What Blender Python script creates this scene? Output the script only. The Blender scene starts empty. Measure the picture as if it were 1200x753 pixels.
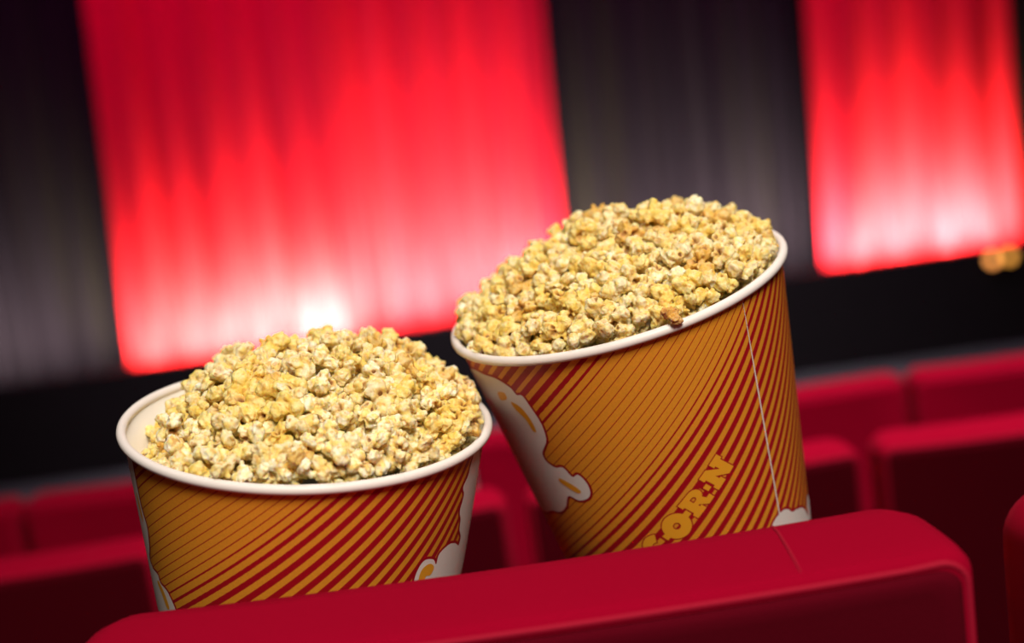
import bpy, bmesh, math, random
from mathutils import Vector, Matrix, Quaternion, noise, geometry
SC = bpy.context.scene
COL = SC.collection
# ---------------------------------------------------------------- popcorn pieces (built in millimetres, stored in metres)
N_KIND = 18
def rdir(rg):
    while True:
        v = Vector((rg.uniform(-1,1), rg.uniform(-1,1), rg.uniform(-1,1)))
        if .1 < v.length < 1: return v.normalized()
def blob(bm, c, r, axes=(1,1,1), q=None, sub=3, bump=.12, seed=0):
    ret = bmesh.ops.create_icosphere(bm, subdivisions=sub, radius=1.0)
    off = Vector((seed*3.7, seed*1.3, seed*.7))
    for v in ret['verts']:
        n = v.co.normalized()
        k = 1 + bump*noise.noise(n*1.7+off)*2 + bump*.5*noise.noise(n*4+off)
        p = Vector((n.x*axes[0], n.y*axes[1], n.z*axes[2]))*(r*k)
        if q: p = q @ p
        v.co = p + c
def kernel_mesh(seed, voxel=.40, name='popcorn'):
    rg = random.Random(1000+seed)
    bm = bmesh.new()
    blob(bm, Vector((0,0,-.3)), rg.uniform(2.6,3.2), seed=seed)
    style = seed % 3
    n = rg.randint(3,4) if style != 2 else rg.randint(4,5)
    dirs = []
    for i in range(n):
        for t in range(60):
            d = rdir(rg)
            if d.z < -.35: continue
            if all(d.dot(e) < (.1 if style != 2 else .3) for e in dirs): break
        dirs.append(d)
        if style == 0:      # butterfly flake: broad flattened wings with curled tips
            r = rg.uniform(4.0,5.2); dist = rg.uniform(3.6,5.0)
            q = (Quaternion(d, rg.uniform(0,6.28)) @ d.to_track_quat('Z','Y'))
            blob(bm, d*dist, r, (1.0, rg.uniform(.45,.68), .95), q, seed=seed*11+i, bump=.2)
            e = q @ Vector((0, rg.choice((-1,1)), .5)).normalized()
            blob(bm, d*(dist+r*.35)+e*r*.55, r*.52, (1,.6,.8), q, sub=2, seed=seed*5+i, bump=.2)
        elif style == 1:    # big smooth lobes
            r = rg.uniform(3.7,5.0); dist = rg.uniform(3.4,4.9)
            q = d.to_track_quat('Z','Y')
            blob(bm, d*dist, r, (rg.uniform(.65,1.05), rg.uniform(.7,1.0), .95), q, seed=seed*11+i, bump=.2)
        else:               # knobbly ball
            r = rg.uniform(3.1,4.1); dist = rg.uniform(3.8,5.0)
            blob(bm, d*dist, r, (1, rg.uniform(.75,1), 1), seed=seed*11+i, bump=.2)
        if rg.random() < .45:
            e = (d*.9 + rdir(rg)).normalized()
            blob(bm, d*dist + e*r*.75, r*rg.uniform(.42,.6), sub=2, seed=seed*31+i*3)
    for k in range(3):      # torn hull edge round the underside
        a = k*2.1 + rg.uniform(-.3,.3)
        blob(bm, Vector((2.3*math.cos(a), 2.3*math.sin(a), -3.1)), 1.45, (1,1,1.0), seed=seed*17+k, sub=2)
    me = bpy.data.meshes.new(name); bm.to_mesh(me); bm.free()
    ob = bpy.data.objects.new('temporary', me); COL.objects.link(ob)
    m = ob.modifiers.new('r','REMESH'); m.mode = 'VOXEL'; m.voxel_size = voxel; m.use_smooth_shade = True
    s = ob.modifiers.new('s','SMOOTH'); s.factor = .5; s.iterations = 1
    dg = bpy.context.evaluated_depsgraph_get(); dg.update()
    me2 = bpy.data.meshes.new_from_object(ob.evaluated_get(dg))
    bpy.data.objects.remove(ob); bpy.data.meshes.remove(me)
    me2.name = name
    off = Vector((seed*5.1, 2.2, seed*.9))
    ca = me2.color_attributes.new('tone', 'FLOAT_COLOR', 'POINT')
    ctr = Vector((0,0,0))
    for v in me2.vertices: ctr += v.co
    ctr /= len(me2.vertices)
    toasted = rg.uniform(.0,1)
    # cavities: the open hull and one or two folds
    rmax = max((v.co-ctr).length for v in me2.vertices)
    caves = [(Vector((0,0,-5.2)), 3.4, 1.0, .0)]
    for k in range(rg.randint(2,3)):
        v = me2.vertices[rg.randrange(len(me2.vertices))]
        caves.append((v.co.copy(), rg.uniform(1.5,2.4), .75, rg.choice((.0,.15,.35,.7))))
    cols = []
    for v in me2.vertices:
        p = v.co.copy(); rr = (p-ctr).length
        nz = noise.noise(p*.38+off); nz2 = noise.noise(p*1.2+off*1.7); nz3 = noise.noise(p*.62+off*2.9)
        ridge = max(0, 1-abs(nz3)*7)            # sharp folds
        v.co += v.normal*(nz*.5 + nz2*.10 - ridge*.30)
        brn = 0
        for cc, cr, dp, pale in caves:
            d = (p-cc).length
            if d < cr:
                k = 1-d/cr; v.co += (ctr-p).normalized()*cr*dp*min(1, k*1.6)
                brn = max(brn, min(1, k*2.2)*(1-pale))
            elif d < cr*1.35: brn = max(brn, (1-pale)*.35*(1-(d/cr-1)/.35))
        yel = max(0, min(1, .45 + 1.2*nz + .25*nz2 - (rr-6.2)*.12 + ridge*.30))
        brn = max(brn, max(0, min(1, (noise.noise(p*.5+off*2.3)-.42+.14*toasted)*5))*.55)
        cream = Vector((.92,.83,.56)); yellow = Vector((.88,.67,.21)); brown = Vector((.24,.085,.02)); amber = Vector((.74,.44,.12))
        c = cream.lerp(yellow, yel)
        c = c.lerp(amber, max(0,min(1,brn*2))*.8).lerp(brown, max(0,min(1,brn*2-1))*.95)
        cols.extend((c.x, c.y, c.z, 1))
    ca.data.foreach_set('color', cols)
    me2.transform(Matrix.Translation(-ctr)); me2.transform(Matrix.Scale(.001, 4))
    for poly in me2.polygons: poly.use_smooth = True
    return me2
# ---------------------------------------------------------------- bucket frames
K_TAPER = .137; R_WALL = .1115; R_RIM = .1155; H_BUCKET = .235
BUCKETS = {'left': ((-.1346,.8582,1.0249),(.163,-.064,1.)), 'right': ((.0714,.9288,1.0663),(-.165,-.085,1.))}
def frame(n):
    c = Vector(BUCKETS[n][0]); a = Vector(BUCKETS[n][1]).normalized()
    e2 = (Vector((0,1,0)) - a*a.y).normalized(); e1 = e2.cross(a)
    M = Matrix(((e1.x,e2.x,a.x,c.x),(e1.y,e2.y,a.y,c.y),(e1.z,e2.z,a.z,c.z),(0,0,0,1)))
    return M
def heap(n, x, y):
    if n == 'left':
        dx = x+.128; dx *= 1.22 if dx > 0 else 1; r = math.hypot(dx, (y-.868)*.95)
        return 1.0745 - .050*(r/.12)**2.0 - .55*max(0, -.075-(x+.128)) + .002*noise.noise(Vector((x*28,y*28,1)))
    r = math.hypot(x-.104, (y-.95)*.95)
    return 1.111 - .045*(r/.125)**2.6 + .002*noise.noise(Vector((x*28,y*28,5)))
# resting poses of the popcorn pieces: kind, offset from the rim centre (0.1 mm), quaternion, scale, in view
SIM = {'left': [
(11,-567,-314,200,1,-70,33,64,110,1),(16,-728,-719,-6,6,-87,-4,48,127,1),(0,-917,79,-55,57,15,-12,80,107,0),(5,-874,-83,23,86,15,-6,48,126,1),(7,-654,-641,78,16,-6,-11,98,130,1),(3,-893,-504,-71,72,-47,50,-14,128,0),
(9,-585,422,218,56,56,-45,-41,122,0),(13,739,251,143,40,-9,-77,-49,116,1),(12,-976,-364,-134,75,5,-64,15,123,0),(12,-358,-955,22,75,13,-28,-58,117,1),(12,467,908,75,6,66,-69,29,140,0),(1,149,659,279,37,90,-20,9,109,0),
(3,932,-401,-116,40,91,-4,11,99,1),(16,-186,922,156,34,-54,76,14,99,0),(0,-447,334,276,10,28,-94,-18,109,0),(15,-904,449,-31,34,-80,13,-48,136,0),(9,-222,791,197,21,-27,-21,-92,104,0),(4,465,707,166,66,19,-69,-23,117,0),
(12,-1027,45,-165,82,-26,-42,27,129,0),(9,-262,-509,245,25,33,91,2,138,1),(0,410,-142,302,69,72,9,-3,127,1),(15,-941,233,-20,53,-55,-34,-55,134,1),(10,-324,17,360,60,-69,-27,31,139,1),(11,-13,-160,364,49,-26,59,-59,127,1),
(14,587,-831,-91,85,-5,-47,-23,118,1),(1,-772,-428,38,13,-63,76,-8,128,1),(10,1008,93,-126,74,19,-45,-46,111,0),(0,-390,-583,178,18,64,-1,-75,123,1),(9,841,580,-33,67,-61,21,-36,106,0),(1,-427,-839,83,49,80,-35,-5,126,1),
(15,-41,577,297,14,10,92,-36,102,0),(1,-127,171,361,98,-17,-2,5,100,1),(6,-740,246,125,40,-8,-88,23,106,0),(11,-259,556,279,45,-51,23,-69,119,0),(12,1008,-108,-124,71,14,29,62,112,1),(1,-491,736,143,4,13,99,6,120,0),
(3,117,-898,85,92,-38,-8,10,101,1),(9,-89,-951,60,70,67,-14,-21,127,1),(1,295,-563,207,24,16,-93,-21,101,1),(13,591,25,258,84,-21,47,16,133,1),(5,-515,-878,-9,97,5,7,-21,121,1),(11,614,-762,-16,8,-62,-77,-14,113,1),
(7,211,-998,-44,74,-6,67,9,120,1),(2,-643,743,117,18,24,-95,-1,133,0),(0,-369,947,89,17,91,10,36,125,0),(6,-252,-984,-15,47,84,26,-4,107,1),(1,-254,-834,72,82,-20,-10,53,107,1),(13,934,377,8,45,16,-57,-66,138,1),
(9,91,-1017,-23,3,-87,48,11,98,1),(0,-664,-226,144,82,-32,23,-42,99,1),(17,631,776,62,2,-55,-16,82,102,0),(15,858,-36,86,97,7,24,2,122,1),(0,-389,481,263,88,30,-18,31,132,0),(1,-350,860,165,7,91,-28,29,133,0),
(12,-195,-83,364,5,85,44,29,141,1),(12,-50,-792,121,24,-70,67,9,102,1),(1,-665,138,229,60,3,-76,-23,131,1),(3,-609,-792,39,82,-31,-21,43,110,1),(7,291,-952,34,52,81,-21,13,129,1),(14,381,920,97,57,33,35,67,111,0),
(5,18,156,383,49,-49,72,-1,107,1),(6,585,838,22,54,40,-54,52,122,0),(9,-765,-335,143,58,-38,-61,-38,125,1),(15,-685,304,241,78,-32,-23,-48,126,1),(17,-842,315,29,54,-3,-45,71,115,0),(10,-66,1012,122,73,-67,11,7,137,0),
(13,-363,746,207,1,44,-68,-59,101,0),(16,97,1011,105,4,1,-49,-87,112,0),(7,877,-503,-137,8,49,49,-72,103,1),(13,-807,-212,25,93,-25,-20,-18,100,0),(17,996,-2,-20,4,-91,-39,14,138,1),(8,-838,583,-7,85,15,50,-10,118,0),
(15,992,231,-85,97,4,-23,-2,103,0),(17,-538,-614,116,61,-37,-40,57,103,1),(15,-160,-340,315,90,15,-20,-35,136,1),(9,148,-635,221,97,-25,-3,3,104,1),(14,-1010,199,-160,38,89,-10,24,113,0),(0,-508,883,81,49,-49,31,-65,105,0),
(0,-866,-343,-58,16,-61,-70,34,104,1),(15,733,-705,-99,48,34,56,-58,111,1),(6,-490,-500,171,22,-31,31,87,99,1),(12,-214,343,333,11,73,68,3,128,0),(0,451,-636,134,68,-26,63,-28,110,1),(14,758,693,51,41,87,12,25,130,1),
(1,-738,398,133,83,6,54,7,106,0),(13,-435,-133,272,31,71,32,55,114,0),(17,385,-944,-63,24,44,-76,-41,116,1),(10,-1006,-194,-180,54,32,-17,-76,116,0),(11,-238,982,149,14,2,1,99,109,0),(9,-505,460,338,84,-32,-43,-9,118,1),
(15,541,-485,180,34,-59,-70,23,140,1),(4,-356,-753,132,36,-70,58,-22,116,1),(16,352,677,257,64,11,-12,-75,128,0),(7,969,-294,-129,31,84,21,40,112,1),(1,-175,177,445,10,73,-67,14,134,1),(10,970,-217,-29,15,-38,-89,-20,129,1),
(17,260,985,73,80,-25,30,46,112,0),(4,-88,777,246,34,-30,10,89,108,0),(13,487,-898,-57,6,79,59,-18,115,1),(15,160,936,197,32,-57,-5,-75,121,0),(15,-751,639,109,58,-56,-36,-47,123,0),(11,-44,312,388,52,-29,-78,19,114,1),
(5,-348,-244,304,73,-35,-47,-35,119,1),(6,703,-460,81,30,-77,18,-53,103,1),(10,-534,53,249,26,31,6,91,111,1),(15,690,753,-2,29,44,-18,83,111,0),(10,-137,-1011,-24,49,-75,34,-28,100,1),(8,905,467,-71,27,-94,-9,19,103,0),
(4,-786,108,149,3,-44,-40,-81,138,1),(7,802,543,55,55,-46,-70,6,124,1),(4,72,-1004,30,80,51,-8,30,126,1),(1,-428,-396,221,3,67,55,50,116,1),(13,-33,-1021,-6,44,7,1,90,103,1),(13,-182,-739,155,22,5,33,-92,142,1),
(2,-757,-72,148,52,-36,-16,-76,128,1),(6,7,421,345,66,-38,-57,-30,117,1),(15,32,-537,286,16,47,72,-49,120,1),(16,-417,644,217,39,0,-88,28,100,0),(14,189,-431,307,84,24,12,47,124,1),(6,-489,-727,95,67,66,-15,-30,114,1),
(10,-832,160,58,21,96,-16,-3,100,0),(11,-613,-145,223,96,24,-16,5,124,1),(6,-146,664,300,32,-82,47,-12,132,0),(4,959,337,-94,68,69,-24,7,102,0),(15,503,-843,40,6,-71,60,-36,109,1),(0,100,-76,374,27,-33,-53,73,112,1),
(7,-3,-407,323,38,82,29,33,123,1),(16,868,226,63,76,-3,-33,56,111,1),(13,-266,148,342,40,89,11,19,107,0),(8,285,78,365,28,-89,-13,-33,121,1),(9,-602,-435,139,22,21,-16,94,101,1),(15,349,841,199,60,-9,4,-79,133,0),
(7,-257,742,308,16,20,70,-67,137,0),(3,-559,602,224,74,43,-13,-49,126,0),(14,394,-441,242,26,43,-50,-71,119,1),(8,-561,207,310,37,91,16,8,139,1),(16,86,-768,164,99,5,-8,-13,119,1),(8,433,348,294,15,-80,47,34,121,0),
(6,-490,631,335,65,-61,-32,-33,129,1),(15,-143,489,332,60,-68,42,-1,101,0),(7,-122,-608,219,8,32,57,75,102,1),(3,768,92,125,86,-29,16,39,100,0),(8,271,529,308,0,88,-19,-43,139,1),(2,979,207,-26,17,80,40,-41,135,1),
(2,-52,21,378,18,67,21,69,104,1),(5,-627,-28,236,45,26,-79,-32,101,1),(1,938,-383,-56,7,25,91,34,121,1),(16,89,56,396,93,-32,-17,-4,113,1),(6,266,-78,374,53,-12,-60,58,122,1),(16,102,569,365,45,-89,-5,-3,128,0),
(17,247,-821,111,83,12,-3,55,107,1),(5,2,-686,249,34,65,-30,62,133,1),(5,82,795,254,16,81,-16,53,138,0),(4,268,353,326,31,23,-83,-41,108,0),(5,-335,-697,231,81,40,41,-13,120,1),(9,132,338,393,21,29,-73,-58,139,1),
(15,-54,917,235,89,35,-24,-19,120,0),(0,641,155,200,75,54,-17,-34,115,0),(0,799,394,91,51,-51,-32,62,118,1),(15,-382,232,359,33,-5,-85,-41,137,1),(12,-500,-69,355,9,14,99,3,133,1),(10,642,-588,95,99,6,9,3,115,1),
(10,666,348,230,35,-92,13,13,128,1),(12,852,-198,79,100,1,0,1,107,1),(7,373,278,376,98,-16,8,-13,101,1),(13,609,-275,237,99,-5,-5,-11,127,1),(2,403,554,306,78,18,54,-25,126,1),(10,595,643,147,70,40,-49,32,122,0),
(7,197,-210,408,52,-19,79,-27,118,1),(8,563,-683,67,49,32,-8,81,103,1),(0,501,235,326,18,-33,-5,92,127,1),(17,323,-745,182,85,-16,-49,-11,119,1),(6,72,-285,404,2,81,56,-18,119,1),(15,664,521,194,83,36,32,-28,120,1),
(11,450,-27,358,100,3,4,-5,103,1),(8,804,-453,-41,96,-18,-23,2,125,1),(3,551,-168,293,91,-4,29,28,125,1),(13,216,823,235,13,-62,56,53,105,0),(12,-442,81,351,72,31,-24,57,108,1),(16,319,-341,341,39,-72,48,-32,101,1),
(2,-306,-144,379,90,28,17,30,105,1),(7,-243,-254,370,90,7,39,-15,101,1),(9,657,-109,242,89,-23,40,-7,118,1),(17,-793,-557,-5,96,27,10,-1,102,1),(11,787,-342,103,42,35,-16,-82,100,1),(12,527,563,263,39,-65,-27,-60,118,1),
(12,-295,-357,327,86,49,4,15,129,1),(1,750,659,-102,75,25,-25,56,128,1),(13,219,205,421,6,21,97,-6,122,1),(14,785,-580,-164,43,38,63,53,102,1),(1,918,99,-23,97,8,-11,21,113,0),(0,464,106,351,94,-19,-25,16,126,1),
(2,-949,-57,-71,91,40,-9,4,111,1),(16,488,879,-49,35,-82,44,-7,127,0),(1,-479,-274,288,92,-39,-9,1,110,1),(1,356,-837,38,91,-39,-15,-8,129,1),(13,643,-390,190,92,-14,26,-25,125,1),(15,499,-346,272,38,62,-64,-24,117,1),
(14,754,-179,164,70,-32,-57,-30,108,1),(7,32,669,344,65,39,-17,63,111,1),(17,-682,525,178,92,-5,18,36,100,0),(7,547,437,286,60,-65,-46,11,127,1),(16,732,-7,200,76,18,1,-62,106,1),(4,-93,-498,317,88,22,-41,2,128,1),
(14,907,-102,-12,2,45,-48,75,102,1),(3,-916,-199,-57,64,22,21,-71,101,1),(7,-355,376,346,71,-55,29,33,119,0),(15,-784,498,78,91,33,8,22,129,0),(8,329,-198,377,98,-16,-11,-2,99,1),(1,644,-748,-171,99,-14,3,-5,124,1),
(2,-211,63,418,54,33,-26,73,100,1),(0,859,-294,-5,35,-55,76,-1,129,1),], 'right': [
(17,391,601,313,99,-5,10,-3,119,0),(2,34,220,332,87,13,-47,-3,137,0),(15,-489,-162,201,62,-52,-26,-52,137,1),(13,22,-346,266,29,81,-46,-21,124,1),(2,-488,896,81,44,19,-35,-80,132,0),(7,-914,-133,-131,29,-60,-67,-32,98,1),
(10,785,609,239,36,30,-83,-31,125,0),(12,-162,-857,27,57,-81,10,7,117,1),(14,160,-1008,-26,0,-58,-52,63,117,1),(17,-400,421,210,45,3,-29,-85,99,0),(2,671,675,265,66,53,23,48,99,0),(16,625,-621,220,39,-83,-28,-29,120,1),
(16,68,-958,14,53,59,61,-5,134,1),(12,-715,-159,47,18,-28,-94,-9,123,1),(2,-669,-670,-137,21,35,55,-73,110,1),(10,441,256,319,8,6,54,-83,104,0),(3,-993,206,-116,17,71,-3,-69,118,1),(16,400,-346,280,92,39,2,-9,107,1),
(11,-118,1007,123,59,-10,-75,29,120,0),(5,-729,513,59,25,20,90,-28,140,1),(5,-147,362,278,7,-63,58,-52,99,0),(12,-1002,21,-191,62,-20,-76,6,100,0),(1,795,-630,111,30,77,-22,52,112,1),(12,-463,-752,-36,28,20,-32,88,99,1),
(16,-724,245,76,13,13,91,-36,140,1),(11,770,-461,214,45,-83,-17,29,122,1),(11,-364,-944,-131,22,73,-59,26,112,1),(13,-147,-103,300,26,24,-93,10,129,1),(11,211,-89,324,13,7,9,-98,130,1),(8,580,-837,74,14,-17,15,96,118,1),
(3,-583,-746,-33,45,-12,-17,-87,101,1),(11,-495,-878,-160,74,54,-37,-15,118,1),(13,676,349,312,58,-30,75,7,101,0),(12,448,895,205,95,-6,30,-3,120,0),(13,-402,835,148,50,-8,-2,86,137,1),(16,-878,-495,-160,51,-65,-45,34,126,1),
(17,998,-45,214,19,32,89,26,126,1),(10,375,-950,39,60,58,37,40,101,1),(15,122,444,339,82,-2,-48,-32,129,0),(9,-866,-253,-101,63,-31,-65,29,117,1),(17,-944,359,-142,79,35,40,30,105,0),(5,-587,835,21,97,12,-20,3,105,0),
(3,135,731,298,98,-8,-6,-18,140,0),(2,-241,-528,140,16,-26,41,-86,111,1),(6,968,241,215,68,38,59,22,105,0),(3,597,448,310,9,-4,65,-75,103,0),(6,-259,-333,200,48,10,-78,39,120,1),(7,743,-159,292,23,-73,-45,-46,116,1),
(14,57,-673,170,78,-50,9,36,120,1),(10,-701,741,-22,19,-5,78,-59,104,0),(2,-120,126,295,62,-64,-41,-19,103,0),(0,519,24,328,77,-47,40,-17,126,0),(6,-689,-341,16,11,-56,-46,68,110,1),(8,-72,-1013,-98,14,-69,50,-50,103,1),
(3,928,-382,199,50,74,45,5,123,1),(7,-776,-637,-183,20,-62,63,-42,135,1),(0,-980,-237,-157,58,63,51,-5,135,1),(13,-836,580,-73,17,51,-84,9,122,0),(2,325,-781,147,28,23,14,92,107,1),(17,-989,90,-75,26,27,65,-66,137,1),
(17,-746,-543,-88,79,56,-10,-22,134,1),(8,-81,823,243,38,-36,82,-23,130,0),(1,587,116,301,86,-30,23,33,106,0),(13,-56,502,302,32,32,-87,-22,139,0),(2,-585,-595,-45,42,-11,77,46,125,1),(9,-902,455,-84,77,-46,-33,-28,112,1),
(15,-99,-963,-7,32,-31,-47,-76,121,1),(4,-621,-464,18,25,16,80,52,132,1),(13,156,999,141,65,-33,39,-57,100,0),(16,892,317,259,2,-53,84,-10,98,0),(6,974,-237,194,61,-40,-53,-43,122,1),(7,870,-339,213,12,96,-2,27,141,1),
(11,113,-804,114,24,57,-70,-35,130,1),(10,458,783,260,57,-52,-4,63,110,0),(2,-612,579,96,36,-76,-19,-50,105,0),(10,-67,-763,131,4,48,35,-81,136,1),(15,69,896,259,34,-75,-54,17,127,0),(17,51,70,399,20,86,-38,-27,132,1),
(10,417,-145,329,97,-2,-18,-19,138,1),(6,220,-667,173,11,-46,77,44,108,1),(4,160,-280,281,78,-60,9,-14,100,0),(13,-912,247,-105,80,14,-47,-36,99,0),(16,-783,659,14,35,-86,-34,15,115,0),(12,-215,-995,-75,1,30,91,-27,127,1),
(13,877,452,272,91,4,32,26,130,1),(1,154,305,380,42,44,63,47,105,1),(15,793,140,301,27,-95,5,12,123,1),(1,8,1005,169,68,52,-14,50,117,0),(1,-298,-176,243,89,-3,31,-33,138,1),(5,609,789,227,51,84,-6,18,128,0),
(11,884,-487,151,44,47,10,76,119,1),(17,-347,189,263,68,16,-51,51,131,1),(7,-573,712,98,68,-58,39,23,132,1),(14,687,-747,126,87,-20,-5,46,141,1),(12,-124,254,326,55,-69,-47,5,109,0),(7,-906,-9,-55,77,-21,-31,-52,134,1),
(7,-295,-871,-45,85,-45,11,26,126,1),(4,-642,-767,-200,92,32,-21,-9,118,1),(8,-358,620,195,86,42,-27,5,105,0),(3,548,668,329,55,-47,-62,30,138,1),(7,251,259,334,63,19,70,-28,113,0),(4,212,108,328,61,-65,2,45,122,1),
(14,759,-585,183,69,-19,67,20,113,1),(6,-790,-16,-1,88,-46,-6,-13,104,1),(4,103,-8,313,66,-60,20,-41,108,0),(11,-1008,-95,-130,48,60,28,-58,137,1),(6,-928,-368,-211,7,15,-63,76,120,1),(8,837,-43,294,68,-37,57,28,101,1),
(13,417,391,328,75,60,-28,0,115,0),(15,315,23,401,36,-8,46,-81,140,1),(11,-241,541,258,19,94,-26,-10,138,1),(5,-802,-406,-105,48,81,-30,15,125,1),(0,-740,41,78,83,40,-12,-35,132,1),(15,293,-226,317,80,10,-19,56,124,1),
(6,-253,984,111,87,38,-31,11,102,0),(1,-969,335,-26,52,71,-45,15,118,1),(1,-123,666,271,4,-98,-4,-17,109,0),(10,-845,-128,-22,85,-14,-8,51,111,1),(11,-397,-28,222,39,-22,88,16,120,1),(4,368,137,354,8,38,84,-39,125,0),
(10,-255,297,277,4,76,-59,27,120,0),(17,466,-907,31,33,20,-92,-1,117,1),(2,-345,-741,31,7,-29,-41,-86,110,1),(0,-123,-288,254,55,-31,60,-49,140,1),(14,288,-979,3,32,26,-83,-37,111,1),(1,-792,-292,-18,38,-60,-65,-28,118,1),
(13,688,-670,122,34,80,-39,-31,104,1),(17,-175,1,383,39,45,-80,13,141,1),(12,24,-166,299,96,12,5,-23,123,1),(16,248,182,428,86,-12,-49,11,119,1),(11,926,76,281,82,15,2,56,142,1),(1,324,783,294,24,6,6,97,114,0),
(11,-232,988,134,1,14,-82,-55,107,0),(6,212,975,244,86,21,-46,6,139,0),(8,712,-8,354,89,27,-26,24,137,1),(9,339,-589,247,39,53,70,-27,140,1),(13,618,-219,303,85,-52,9,4,116,1),(13,-266,860,177,9,24,-93,-25,127,0),
(1,-554,-770,-135,30,63,-71,9,99,1),(10,331,949,183,64,-60,-29,38,104,0),(14,993,117,206,73,43,-13,51,101,0),(16,769,298,304,2,66,-9,-74,101,0),(1,902,-173,273,8,38,92,6,138,1),(6,-844,175,-5,52,70,49,-2,135,1),
(16,-283,728,255,59,24,14,-76,133,1),(4,-155,-463,219,33,-36,-12,86,132,1),(3,712,572,335,10,89,45,-6,103,0),(16,-18,354,358,22,84,-26,42,106,0),(17,475,511,339,54,-45,28,-65,104,0),(9,555,-124,368,94,30,-6,13,103,1),
(14,-180,-750,53,60,-48,-47,-44,104,1),(0,-387,-592,72,15,-47,-85,-20,138,1),(0,-607,-216,123,81,-37,35,29,119,1),(11,-362,953,63,19,16,38,-89,123,0),(4,-522,410,181,93,-16,-13,-30,132,1),(0,569,327,353,92,-18,-35,3,125,0),
(8,483,-668,189,21,-91,-18,-33,141,1),(12,-639,73,135,81,-50,31,0,111,1),(9,89,-556,228,9,-92,30,25,114,1),(13,107,-264,382,24,5,-70,-67,134,1),(4,216,852,284,1,-12,89,-44,126,0),(10,-261,49,272,35,4,54,-76,133,1),
(0,223,610,334,10,6,-88,46,118,0),(12,-374,-454,152,96,-28,-5,-4,104,1),(4,485,-817,119,57,29,-71,-28,128,1),(13,300,-133,459,98,-13,14,10,139,1),(16,619,-481,238,64,36,-18,-66,109,1),(10,-566,-332,88,32,91,-15,22,102,1),
(13,-439,-864,-48,46,-23,-20,-83,131,1),(14,-82,136,403,47,72,45,-24,128,1),(4,235,-897,63,40,35,-39,-76,141,1),(1,-498,-461,83,12,-92,-26,25,109,1),(17,299,491,326,16,44,12,88,107,0),(5,-76,-602,183,80,46,-8,-39,124,1),
(11,-699,749,74,1,71,70,-3,117,0),(5,-455,-331,181,28,64,-49,52,121,1),(14,-827,386,37,71,-19,0,-68,137,1),(16,457,-37,422,87,-25,-42,2,105,1),(8,-194,429,376,92,-24,-14,26,129,1),(11,559,210,365,41,86,-23,-18,105,0),
(0,-4,-857,56,62,-11,21,75,113,1),(6,487,-505,278,27,-90,28,17,135,1),(12,-26,-64,372,74,21,-40,-50,110,1),(13,145,-412,309,13,-3,-55,83,126,1),(3,-11,637,352,63,-77,4,2,123,0),(8,363,-917,133,70,7,-13,-70,125,1),
(7,-615,-76,124,58,-20,-45,65,125,1),(11,403,244,429,62,-30,-14,71,109,1),(15,294,371,389,7,-75,-52,-40,110,0),(4,92,192,459,70,22,-64,-24,127,1),(15,-570,196,163,65,-24,-28,-66,112,1),(13,551,-333,305,90,10,18,-39,133,1),
(1,701,195,376,23,85,7,47,120,1),(3,-653,368,141,36,-12,35,85,120,1),(0,-217,-654,99,9,92,2,38,111,1),(8,697,-359,275,29,-19,-52,-78,112,1),(1,-7,501,419,34,81,-48,5,132,1),(0,-278,419,264,3,-8,20,-98,102,1),
(1,566,96,437,94,-28,-10,13,138,1),(16,-448,694,147,14,42,16,88,102,0),(4,210,-499,241,30,26,52,-76,112,1),(1,-444,280,264,66,2,37,-65,103,1),(1,334,-467,299,97,15,12,15,106,1),(7,-491,110,231,46,82,-32,-11,101,1),
(15,-497,540,205,78,-30,-51,21,119,1),(7,-538,-8,196,74,-25,-29,-55,112,1),(13,-28,-504,257,18,-5,78,60,101,1),(0,89,559,369,5,98,6,-18,111,0),(10,463,-260,359,100,0,1,-4,109,1),(8,-238,170,322,55,70,46,5,104,1),
(2,22,786,308,59,40,34,62,107,0),(8,274,-346,337,9,66,-70,-25,100,1),]}
ZLEDGE = -.245
RIMPIECE = ((.0935,.8165,1.0665),(.4,.3,1.0))
FOCUS = .84; FSTOP = 3.2
LAMP_E = 3; WORLD_E = .045; UPDZ = .20
UPLIGHTS = []
for x, e in ((-2.02,100),(-1.74,130),(-1.44,190),(-1.12,205),(-.93,140)): UPLIGHTS.append((x,7.70,-.375,e,(1,.98,.36),.20))
for x, e in ((-.62,140),(-.34,100),(-.02,160),(.20,95)): UPLIGHTS.append((x,7.72,-.365,e,(1,.95,.40),.24))
for x, e in ((1.98,110),(2.25,140),(2.53,150),(2.80,110)): UPLIGHTS.append((x,7.70,-.37,e,(1,.95,.40),.22))
for x in (-3.3,-2.9,-2.5,.6,1.0,1.4,1.65): UPLIGHTS.append((x,7.70,-.38,62,(1,.84,.84),.2))
AREAS = [((.30,-.50,2.6),(-.03,.85,1.0),11,(1,.90,.76),.7,.7,'ceiling_spot'),
         ((.8,2.2,3.6),(.6,2.6,.4),34,(1,.86,.82),1.2,.8,'row_fill'),  # unseen fill lamp, added to brighten the second and third seat rows
         ((0,5.5,3.6),(0,6.2,-.8),95,(.9,.95,1),2.5,.8,'floor_fill'),  # unseen fill lamp, added to lift the carpet beyond the third row
         ((0,6.3,3.5),(0,8,.9),30,(1,.008,.70),6,.4,'red_wash')]
SPOTS = []
R = math.radians
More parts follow.
